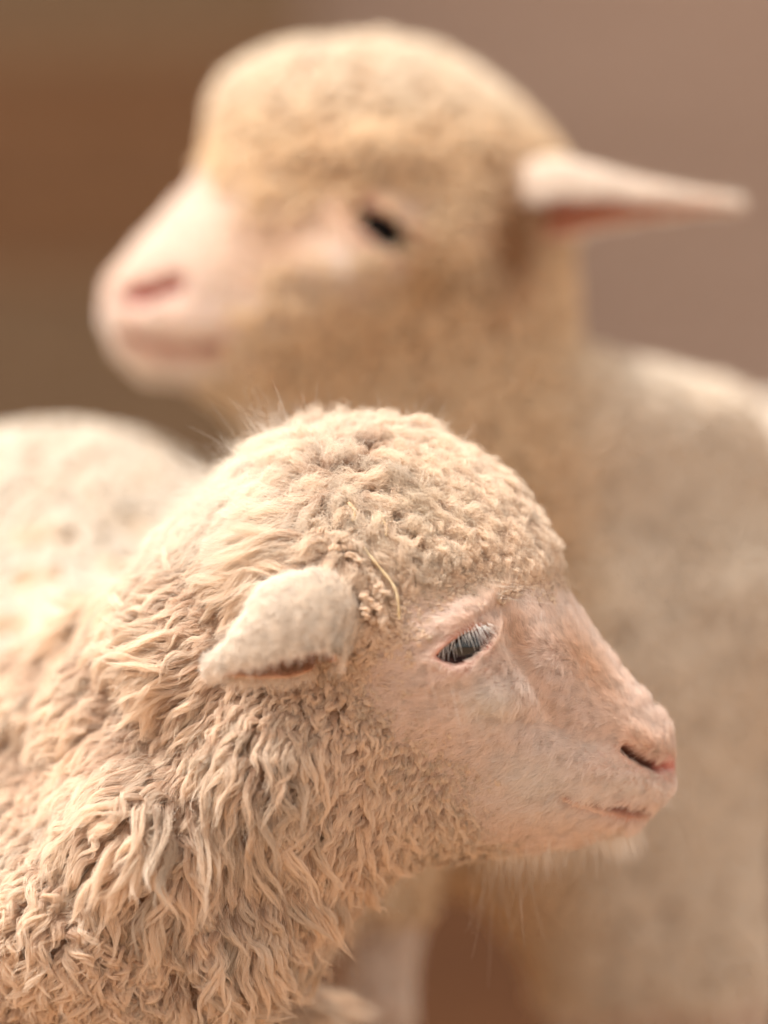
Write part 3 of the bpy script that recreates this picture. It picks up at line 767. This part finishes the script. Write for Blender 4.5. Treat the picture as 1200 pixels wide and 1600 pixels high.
for m, nh, k, rad in ((~far & ~back, 130, 12, 0.00010), (~far & back, 26, 8, 0.0002), (far, 26, 8, 0.00032)):
    m = np.where(m)[0]
    for chunk in np.array_split(m, 2):
        g = G[chunk]
        parts.append((k, locks(S[chunk], SN[chunk], TT[chunk], g[:, 2] * 1e-3, g[:, 3] * 1e-3, g[:, 4] * 1e-3, g[:, 5], g[:, 6] * 1e-3, g[:, 7] * 1e-3, nh, k, rad, cc[chunk], tipr=0.22 + 0.5 * crown[chunk])))
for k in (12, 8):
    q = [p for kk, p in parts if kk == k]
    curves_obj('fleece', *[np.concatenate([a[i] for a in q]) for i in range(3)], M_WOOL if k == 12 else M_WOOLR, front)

arc = [(372, 965), (384, 925), (408, 893), (442, 872), (480, 864), (516, 872), (542, 895), (560, 925), (568, 955)]
ar = []
for row in range(3):
    for q in np.linspace(0, 1, 30):
        u = q * 8 + rng.normal(0, .12); ax_ = np.interp(u, range(9), [a[0] for a in arc]); ay_ = np.interp(u, range(9), [a[1] for a in arc]); tx = np.interp(u + .5, range(9), [a[0] for a in arc]) - np.interp(u - .5, range(9), [a[0] for a in arc]); ty = np.interp(u + .5, range(9), [a[1] for a in arc]) - np.interp(u - .5, range(9), [a[1] for a in arc])
        ln = math.hypot(tx, ty); off = 2 + row * 11 + rng.normal(0, 5); ar.append((ax_ + ty / ln * off, ay_ - tx / ln * off, tx / ln, ty / ln))
ar = np.array(ar); RS = []; RN = []
for a in ar:
    p_, n_ = near_surface(FPx, FNx, a[0], a[1]); RS.append(p_); RN.append(n_)
RS = np.array(RS); RN = np.array(RN); sg = np.where(ar[:, 0] < 470, -1, 1)[:, None]; n_ = len(RS); f_ = lambda v: np.full(n_, v)
q = locks(RS, RN, tangent_flow(ar[:, 2:] * sg + rng.normal(0, .15, (n_, 2)), RN), f_(.013), f_(.0024), f_(.0016), f_(2.6), rng.uniform(.006, .012, n_), f_(.0006), 90, 12, .0001, np.tile(wool * .97, (n_, 1)))
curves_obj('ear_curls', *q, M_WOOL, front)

# --- undercoat frizz between the locks and stray wisps
S, SN = sample_surface(FPx, FTx, FNx, 60000, lambda c, n: wool_weight(c, n) * (c[:, 1] < 0.17))
sx, sy = pix(S); G = shepard(sx, sy, GF, 4.0)
TT = tangent_flow(G[:, :2] + rng.normal(0, .5, (len(S), 2)), SN)
q = locks(S, SN, TT, G[:, 2] * 0.45e-3, np.full(len(S), 0.0012), G[:, 4] * 0.5e-3, G[:, 5] * 1.2, G[:, 6] * 0.5e-3, G[:, 7] * 1.3e-3, 2, 6, 0.00010, np.tile(wool * [0.95, 0.9, 0.85], (len(S), 1)))
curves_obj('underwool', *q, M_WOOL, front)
S, SN = sample_surface(FPx, FTx, FNx, 14000, lambda c, n: wool_weight(c, n) * (c[:, 1] < 0.17) * (1 + 5 * (pix(c)[1] < 900) * (pix(c)[0] < 560)))
sx, sy = pix(S); G = shepard(sx, sy, GF, 4.0); TT = tangent_flow(G[:, :2] + rng.normal(0, .6, (len(S), 2)), SN)
TT = unit(TT + SN * rng.uniform(0.1, 0.8, (len(S), 1)))
q = locks(S, SN, TT, G[:, 2] * 0.95e-3, np.full(len(S), 0.001), G[:, 4] * 0.9e-3, G[:, 5], G[:, 6] * 1.2e-3, G[:, 7] * 1.4e-3, 1, 11, 0.00005, np.tile([0.94, 0.86, 0.75], (len(S), 1)))
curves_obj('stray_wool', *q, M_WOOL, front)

# --- short face coat
GC = [(1020, 1120, -.7, -.7), (950, 1060, -.8, -.4), (900, 1150, -.9, .3), (980, 1230, -.9, .2), (1000, 1310, .3, 1), (900, 1290, -.8, .6), (840, 1220, -.85, .6),
      (760, 1100, -.8, .6), (690, 1090, -1, .5), (820, 960, -.3, -1), (740, 940, -.7, -.6), (680, 990, -1, .1), (780, 1270, -.5, 1), (860, 940, -.4, -1), (850, 1050, -.7, .6)]


def coat_weight(c, n):
    x, y = pix(c); hd = (x > 590) & (c[:, 1] < 0.12)
    w = smooth01(sdpoly(x, y, FACE) / 50 + 1.3) * hd
    ed = sdpoly(x, y, EYE); w *= smooth01((-ed - 0) / 6)
    a, tt = dline(x, y, NOSTRIL); w *= smooth01((a - 9) / 10)
    b, tt = dline(x, y, MOUTH); w *= smooth01((b - 6) / 7); w *= 1 - .7 * gauss(x, y, 890, 1246, 14, 9, 20)
    w *= 1 - 0.92 * gauss(x, y, 984, 1268, 40, 20, 5); w *= 1 - 0.75 * gauss(x, y, 1046, 1200, 14, 22)
    w *= 1 - 0.35 * gauss(x, y, 720, 1015, 60, 40); w *= 1 - .8 * gauss(x, y, 764, 1004, 14, 10, -50); w *= 1 - .6 * gauss(x, y, 722, 1046, 42, 8, -10); w *= 1 - .75 * gauss(x, y, 722, 986, 46, 6, -27)
    w *= 1 - 0.45 * gauss(x, y, 960, 1180, 60, 30)
    w *= np.where(n[:, 1] > 0.4, 0.4, 1)
    return w


S, SN = sample_surface(FPx, FTx, FNx, 230000, coat_weight)
sx, sy = pix(S); G = shepard(sx, sy, GC, 3.0); TT = tangent_flow(G[:, :2], SN)
Lc = 0.0068 + 0.003 * smooth01(-(sdpoly(sx, sy, FACE) - 70) / 70) + 0.006 * gauss(sx, sy, 960, 1330, 90, 26) + 0.003 * gauss(sx, sy, 820, 1260, 80, 60)
cl = np.sin(sx * .11 + 3 * np.sin(sy * .05)) * np.sin(sy * .13 + 2 * np.sin(sx * .07)); Lc *= 1 + .25 * cl
Lc *= 1 - 0.45 * gauss(sx, sy, 725, 1010, 80, 60); Lc *= 1 - 0.4 * gauss(sx, sy, 1000, 1210, 70, 60)
cc = np.tile([0.93, 0.80, 0.72], (len(S), 1)) * (1 + .06 * cl)[:, None]
cc = blend(cc, (0.95, 0.91, 0.87), 1.0 * gauss(sx, sy, 775, 1090, 45, 35) + 0.8 * gauss(sx, sy, 850, 1210, 90, 55, 20) + 0.6 * gauss(sx, sy, 990, 1225, 50, 20))  # lit cheek and lip patches painted as paler coat
cc = blend(cc, (0.74, 0.50, 0.33), 0.75 * gauss(sx, sy, 930, 1050, 70, 22, 50) + 0.5 * gauss(sx, sy, 815, 1000, 18, 60, -25) + 0.4 * gauss(sx, sy, 1000, 1155, 40, 14, 30))  # tan nose bridge, plus tear groove shading painted into the coat
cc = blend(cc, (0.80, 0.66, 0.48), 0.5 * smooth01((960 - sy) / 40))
lay = 0.25 + 0.5 * gauss(sx, sy, 960, 1325, 120, 30)
S1 = short_hairs(S, SN, TT, Lc, np.full(len(S), 0.00008), cc, lay=0.42, k=5, clump=.5, cell=.003, cvar=.15)
curves_obj('face_coat', *S1, M_COAT, front)

# --- whiskers, beard, brow and cheek bristles
def bristles(n, cx, cy, rx, ry, L, d, name, lay=1.0, rad=0.00006, col=(0.92, 0.88, 0.82), k=8, curl=0.2, spread=.25):
    S, SN = sample_surface(FPx, FTx, FNx, n, lambda c, nn: gauss(*pix(c), cx, cy, rx, ry) * (c[:, 1] < 0.12) * (nn[:, 1] < 0.5) + 1e-12)
    D = np.tile([d[0], 0, -d[1]], (n, 1)) + rng.normal(0, spread, (n, 3)); D = unit(D + SN * lay)
    L = L * rng.uniform(0.5, 1.2, n); s = np.linspace(0, 1, k); side = unit(rng.normal(0, 1, (n, 3)))
    pts = S[:, None] + D[:, None] * (L[:, None] * s)[..., None] + side[:, None] * (L[:, None] * curl * s ** 2)[..., None] + np.array([0, 0, -1.0]) * (L[:, None] * 0.15 * s ** 2)[..., None]
    return pts, np.full(n, rad), np.tile(col, (n, 1)) * 1.0


B = [bristles(420, 985, 1303, 45, 10, .013, (.5, 1), 'w', .9), bristles(60, 1030, 1240, 16, 30, .010, (1, .4), 'w', 1.0), bristles(260, 880, 1322, 80, 10, .016, (-.1, 1), 'w', .3),
     bristles(10, 700, 1062, 30, 6, .036, (.3, 1), 'w', .35, .00004, curl=.08, spread=.1), bristles(7, 760, 915, 20, 10, .040, (1, .35), 'w', .4, .00005, curl=.2, spread=.12),
     bristles(20, 830, 1330, 60, 8, .045, (-.1, 1), 'w', .2, .00006, curl=.3)]
curves_obj('whisker', *[np.concatenate([b[i] for b in B]) for i in range(3)], M_LASH, front)
# --- long wisps standing off the poll
W_ = [bristles(160, 430, 720, 70, 18, .032, (-.5, -1), 'w', .5, .00008, curl=.5, k=10), bristles(160, 340, 790, 70, 24, .030, (-.8, -.8), 'w', .5, .00008, curl=.5, k=10),
      bristles(12, 480, 700, 22, 8, .060, (-.3, -1), 'w', .4, .00018, curl=.4, spread=.08, k=12), bristles(300, 600, 705, 160, 22, .016, (.2, -1), 'w', .5, .00007, curl=.8)]
for i in range(2):
    q = [w for w in W_ if w[0].shape[1] == (10, 8)[i]]
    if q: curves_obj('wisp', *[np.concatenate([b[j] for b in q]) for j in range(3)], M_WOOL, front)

# ================================================================== REAR LAMB
YB = 0.45
BG_OUT = [(164, 480), (176, 434), (209, 396), (262, 338), (315, 275), (338, 215), (344, 155), (380, 112), (442, 84), (520, 74), (610, 70), (695, 94), (770, 143), (835, 204), (878, 262),
          (884, 330), (880, 400), (884, 480), (900, 545), (980, 575), (1080, 600), (1180, 640), (1200, 800), (1192, 1000), (1180, 1180), (1186, 1330), (1200, 1500), (1190, 1640), (1020, 1660), (880, 1600), (840, 1500), (760, 1400), (680, 1370), (610, 1340),
          (560, 1180), (520, 1000), (460, 850), (410, 730), (365, 645), (300, 600), (232, 585), (190, 560), (172, 525)]
BG_W = [(180, 480, .72), (260, 480, .70), (380, 450, .72), (500, 400, .74), (600, 250, .70), (700, 300, .66), (650, 600, .55), (750, 750, .55), (800, 1000, .50), (1000, 900, .50), (1000, 1200, .5)]
BG_Y = [(200, 480, -.01), (600, 400, 0), (700, 700, .01), (900, 1000, .03), (1100, 900, .08)]
plateB = Plate(BG_OUT, YB, BG_W, BG_Y, (60, -60, 1320, 1760))
rear = root_empty('lamb', (0.12, 0.75, 0), 'blurred cream lamb standing behind with raised head facing left and one ear stretched back', 'lamb')
a1, a2 = at(585, 1330, 0.42), at(905, 1380, 0.50)
lx1, lx2 = at(592, 1600, 0.40)[0], at(950, 1600, 0.50)[0]
bgF = union([plateB,
             capsule((0.15, 0.56, 0.42), (0.30, 1.0, 0.43), 0.135, 0.145),
             capsule((lx1 + .008, 0.40, 0.30), (lx1, 0.38, 0.20), 0.024, 0.0165), capsule((lx1, 0.38, 0.20), (lx1 - .005, 0.38, 0.03), 0.0155, 0.014),
             capsule((lx2, 0.52, 0.30), (lx2, 0.50, 0.20), 0.055, 0.028), capsule((lx2, 0.50, 0.20), (lx2, 0.50, 0.03), 0.025, 0.017),
             capsule((0.24, 1.0, 0.28), (0.23, 1.08, 0.15), 0.06, 0.026), capsule((0.23, 1.08, 0.15), (0.23, 1.04, 0.03), 0.022, 0.016),
             capsule((0.40, 1.0, 0.28), (0.41, 1.08, 0.15), 0.06, 0.026), capsule((0.41, 1.08, 0.15), (0.41, 1.04, 0.03), 0.022, 0.016)],
            [0.06, 0.03, 0.015, 0.03, 0.015, 0.03, 0.01, 0.03, 0.01])
fmeB = build_body('body', bgF, (-0.22, 0.28, 0.0), (0.52, 1.2, 0.86), 0.004, rear, lambda px, py, P: (px < 720) & (py < 640), 1)
link('body', fmeB, M_SKIN, rear)
P, T = mesh_arrays(fmeB); N = vnormals(P, T); px, py = pix(P)
hd = ((px < 760) & (py < 650)).astype(float)
BEYE = [(542, 326), (564, 320), (600, 335), (632, 358), (654, 390), (636, 404), (596, 390), (562, 360)]
BNOS = [(206, 464), (240, 455), (270, 444)]; BMOU = [(198, 524), (230, 540), (290, 548), (345, 543)]
ed = sdpoly(px, py, BEYE); nd, _ = dline(px, py, BNOS); md, _ = dline(px, py, BMOU)
D = 6 * gauss(px, py, 600, 350, 70, 55, 25) + 7 * gauss(px, py, 560, 240, 140, 40) - 3 * gauss(px, py, 540, 285, 90, 18) + 3 * gauss(px, py, 500, 415, 60, 30) \
    - 9 * smooth01((ed + 2) / 8) - 9 * np.exp(-(nd / 15) ** 2) - 5 * np.exp(-(md / 11) ** 2) + 3 * gauss(px, py, 300, 500, 70, 25) + 4 * gauss(px, py, 500, 500, 100, 70)
P = P + N * (D * hd * np.clip(np.abs(N[:, 1]) * 1.8, 0, 1) * 1e-3)[:, None]; set_co(fmeB, P); N = vnormals(P, T)
BFACE = [(100, 400), (180, 370), (280, 270), (335, 255), (410, 310), (500, 292), (600, 276), (675, 296), (685, 370), (630, 412), (520, 434), (440, 440), (400, 490), (365, 545), (300, 572), (200, 590), (100, 600)]
fm = smooth01(sdpoly(px, py, BFACE) / 40 + .5) * hd
C = tan + (pink - tan) * fm[:, None]
C = blend(C, (0.60, 0.24, 0.16), .7 * np.exp(-((ed + 4) / 10) ** 2) * hd); C = blend(C, (0.02, 0.01, 0.01), smooth01((ed + 2) / 6) * hd)
C = blend(C, (0.62, 0.33, 0.28), .6 * gauss(px, py, 205, 455, 30, 22) * hd); C = blend(C, (0.30, 0.035, 0.025), 1.3 * np.exp(-(nd / 17) ** 2) * hd)
C = blend(C, (0.30, 0.11, 0.065), 1.2 * np.exp(-(md / 13) ** 2) * hd)
set_col(fmeB, C); fmeB.shade_smooth()
for hx, hy in ((lx1 - .005, 0.375), (lx2, 0.495), (0.23, 1.035), (0.41, 1.035)): hoof(rear, hx, hy)
rim_b = np.median(P[(np.abs(ed + 5) < 5) & (P[:, 1] < YB)][:, 1])
c = at(594, 362, rim_b); eyeball(rear, (c[0], rim_b + 0.0165, c[2]), 0.0185, front_eye=False); eyeball(rear, (c[0], 2 * YB - rim_b - 0.0165, c[2]), 0.0185, front_eye=False)
# ears
sp, sn = near_surface(P, N, 830, 320); ey = sp[1]
rows = [(795, 326, ey + .004, 38), (825, 320, ey - .004, 60), (868, 314, ey - .010, 66), (920, 312, ey - .014, 52), (970, 314, ey - .016, 40), (1020, 316, ey - .016, 30),
        (1070, 317, ey - .014, 19), (1110, 318, ey - .012, 13), (1140, 319, ey - .010, 9), (1154, 320, ey - .009, 5)]
eme, EO, EI, EN_, ET, EU, EV, ER = ear_mesh(rows, 0.55, 92, 150, (0, -1, 0.1))
nEv = EO.shape[0] * EO.shape[1]; set_col(eme, np.concatenate([np.tile([0.74, 0.56, 0.46], (nEv, 1)), np.tile([0.56, 0.24, 0.15], (nEv, 1))]))
earB = link('ear', eme, M_SKIN, rear)
ear_hair(EO, EI, EN_, ET, EU, ER, 9000, 1500, 0.005, 0.005, 0.0002, np.array([0.93, 0.86, 0.78]), np.array([0.66, 0.38, 0.27]), earB)


def wool_b(c, n):
    x, y = pix(c); h = (x < 760) & (y < 650)
    w = 1 - smooth01(sdpoly(x, y, BFACE) / 90 + .35 + .8 * smooth01((400 - x) / 140)) * h
    return w * np.where((c[:, 2] < 0.20) | ((c[:, 2] < .26) & (c[:, 0] < .03)), 0.0, 1) * np.where(n[:, 1] > .5, .5, 1)


S, SN = sample_surface(P, T, N, 40000, wool_b); i = thin(S, np.full(len(S), 0.0048)); S, SN = S[i], SN[i]; sx, sy = pix(S)
GB = [(450, 120, -.6, .3, 10, 4, 1.0, 1.2, 3, 3), (650, 120, .5, .3, 10, 4, 1.0, 1.2, 3, 3), (560, 240, -.2, 1, 11, 4, 1.3, 1.2, 5, 2.2), (800, 250, .6, .8, 11, 4, 1.3, 1.2, 4, 2.2),
      (520, 500, 0, 1, 8, 3.5, 2, 1.2, 2.5, 1), (650, 550, 0, 1, 14, 5, 3, 1.2, 4, 1), (800, 600, .2, 1, 16, 5, 4, 1.2, 5, 1), (900, 900, .3, 1, 20, 6, 5, 1.2, 6, 1), (1050, 700, .6, .6, 18, 6, 5, 1.2, 6, 1), (900, 1300, 0, 1, 18, 6, 5, 1.2, 6, 1)]
G = shepard(sx, sy, GB, 3); G[:, 6] += 0
TT = tangent_flow(G[:, :2] + rng.normal(0, .4, (len(S), 2)), SN)
cc = np.tile([0.90, 0.75, 0.56], (len(S), 1)); cc = blend(cc, (0.94, 0.87, 0.78), smooth01((sx - 820) / 160) * smooth01((sy - 480) / 100))
cc = blend(cc, (0.93, 0.84, 0.72), smooth01((230 - sy) / 120)); cc = blend(cc, (0.55, 0.34, 0.14), .6 * gauss(sx, sy, 660, 420, 50, 40)); cc = blend(cc, (0.60, 0.38, 0.18), .55 * gauss(sx, sy, 540, 275, 90, 22))  # last blend paints the brow overhang's shade as brown wool
cc = blend(cc, (0.42, 0.20, 0.08), .95 * gauss(sx, sy, 790, 360, 34, 95))  # shading of the hollow before the ear, painted into the wool
print('rear locks', len(S))
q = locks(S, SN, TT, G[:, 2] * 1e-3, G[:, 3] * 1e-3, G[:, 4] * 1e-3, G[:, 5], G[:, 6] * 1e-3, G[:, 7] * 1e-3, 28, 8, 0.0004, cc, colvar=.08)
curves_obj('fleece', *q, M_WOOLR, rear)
# short coat on face and legs
def coat_b(c, n):
    x, y = pix(c); h = (x < 760) & (y < 650)
    w = smooth01(sdpoly(x, y, BFACE) / 60 + 1.0) * h
    w *= smooth01((-sdpoly(x, y, BEYE) - 4) / 14); a, _ = dline(x, y, BNOS); w *= smooth01((a - 17) / 12); b, _ = dline(x, y, BMOU); w *= smooth01((b - 11) / 10)
    return w + 0.6 * ((c[:, 2] < 0.21) | ((c[:, 2] < .27) & (c[:, 0] < .04))) * (c[:, 2] > 0.03)
S, SN = sample_surface(P, T, N, 90000, coat_b); sx, sy = pix(S)
leg = S[:, 2] < 0.28; leg &= ~((S[:, 2] > .21) & (S[:, 0] > .05)); d = np.where(leg[:, None], [[0, 1.0]], [[1, .1]]); TT = tangent_flow(d, SN)
cc = np.tile([0.86, 0.72, 0.58], (len(S), 1)); cc[leg] = [0.93, 0.84, 0.76]
cc = blend(cc, (0.92, 0.85, 0.79), .75 * smooth01((440 - sx) / 170) * (~leg)); cc = blend(cc, (0.93, 0.88, 0.84), .35 * gauss(sx, sy, 290, 350, 120, 40, -40) + .6 * gauss(sx, sy, 640, 315, 50, 22, 30) + .9 * gauss(sx, sy, 500, 410, 45, 35) + .7 * gauss(sx, sy, 150, 490, 25, 40) + .6 * gauss(sx, sy, 330, 480, 80, 30))
cc = blend(cc, (0.70, 0.52, 0.36), .7 * gauss(sx, sy, 430, 380, 50, 70) + .7 * gauss(sx, sy, 540, 295, 90, 16))  # tan snout fur, then brow overhang shade painted into the coat
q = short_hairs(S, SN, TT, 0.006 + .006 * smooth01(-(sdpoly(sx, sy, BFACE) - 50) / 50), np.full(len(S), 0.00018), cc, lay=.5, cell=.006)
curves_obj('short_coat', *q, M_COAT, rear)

# ================================================================== bits caught in the front lamb's wool
M_STRAW = simple_mat('straw', (0.50, 0.34, 0.17), 0.6, (0.66, 0.52, 0.33), 90)
from mathutils.bvhtree import BVHTree
bvh = BVHTree.FromPolygons(FPx.tolist(), FTx.tolist())


def surf(px, py, off):
    o = Vector((0, CAMY, CAMZ)); d = (Vector(at(px, py, 0)) - o).normalized()
    h = bvh.ray_cast(o, d); return np.array(h[0]) - np.array(d) * off


def strand(name, pts, rad, m, off, label, cat):
    C0 = np.array([surf(a, b, off) for a, b in pts]); t = np.linspace(0, len(C0) - 1, 18)
    C1 = np.stack([np.interp(t, np.arange(len(C0)), C0[:, i]) for i in range(3)], 1); C1[1:-1] = (C1[:-2] + 2 * C1[1:-1] + C1[2:]) / 4
    bm = bmesh.new(); rings = []
    for j, p in enumerate(C1):
        tg = Vector(C1[min(j + 1, 17)] - C1[max(j - 1, 0)]).normalized(); a = tg.orthogonal().normalized(); b = tg.cross(a)
        rr = rad * (1 + 0.35 * math.sin(j * 2.1)) * (0.5 if j in (0, 17) else 1)
        rings.append([bm.verts.new(Vector(p) + (a * math.cos(q * 1.047) + b * 0.6 * math.sin(q * 1.047)) * rr) for q in range(6)])
    for r0, r1 in zip(rings, rings[1:]):
        for q in range(6): bm.faces.new((r0[q], r0[(q + 1) % 6], r1[(q + 1) % 6], r1[q]))
    bm.faces.new(rings[0]); bm.faces.new(rings[-1][::-1])
    me = bpy.data.meshes.new(name); bm.to_mesh(me); bm.free(); me.shade_smooth()
    o = link(name, me, m); o['label'] = label; o['category'] = cat
    return o


strand('straw_stalk', [(566, 852), (578, 868), (596, 890), (614, 912), (620, 926), (623, 945), (624, 968)], 0.0009, M_STRAW, 0.0105,
       'thin bent straw stalk caught in the wool between the front lamb\'s ear and eye', 'straw')
strand('straw_scrap', [(545, 785), (556, 800), (553, 815)], 0.0016, M_STRAW, 0.011, 'short yellow straw scrap matted into the wool on the front lamb\'s poll', 'straw')
strand('straw_flake', [(598, 812), (605, 825), (603, 838)], 0.0009, M_STRAW, 0.011, 'small golden straw flake right of the yellow scrap on the front lamb\'s poll', 'straw')
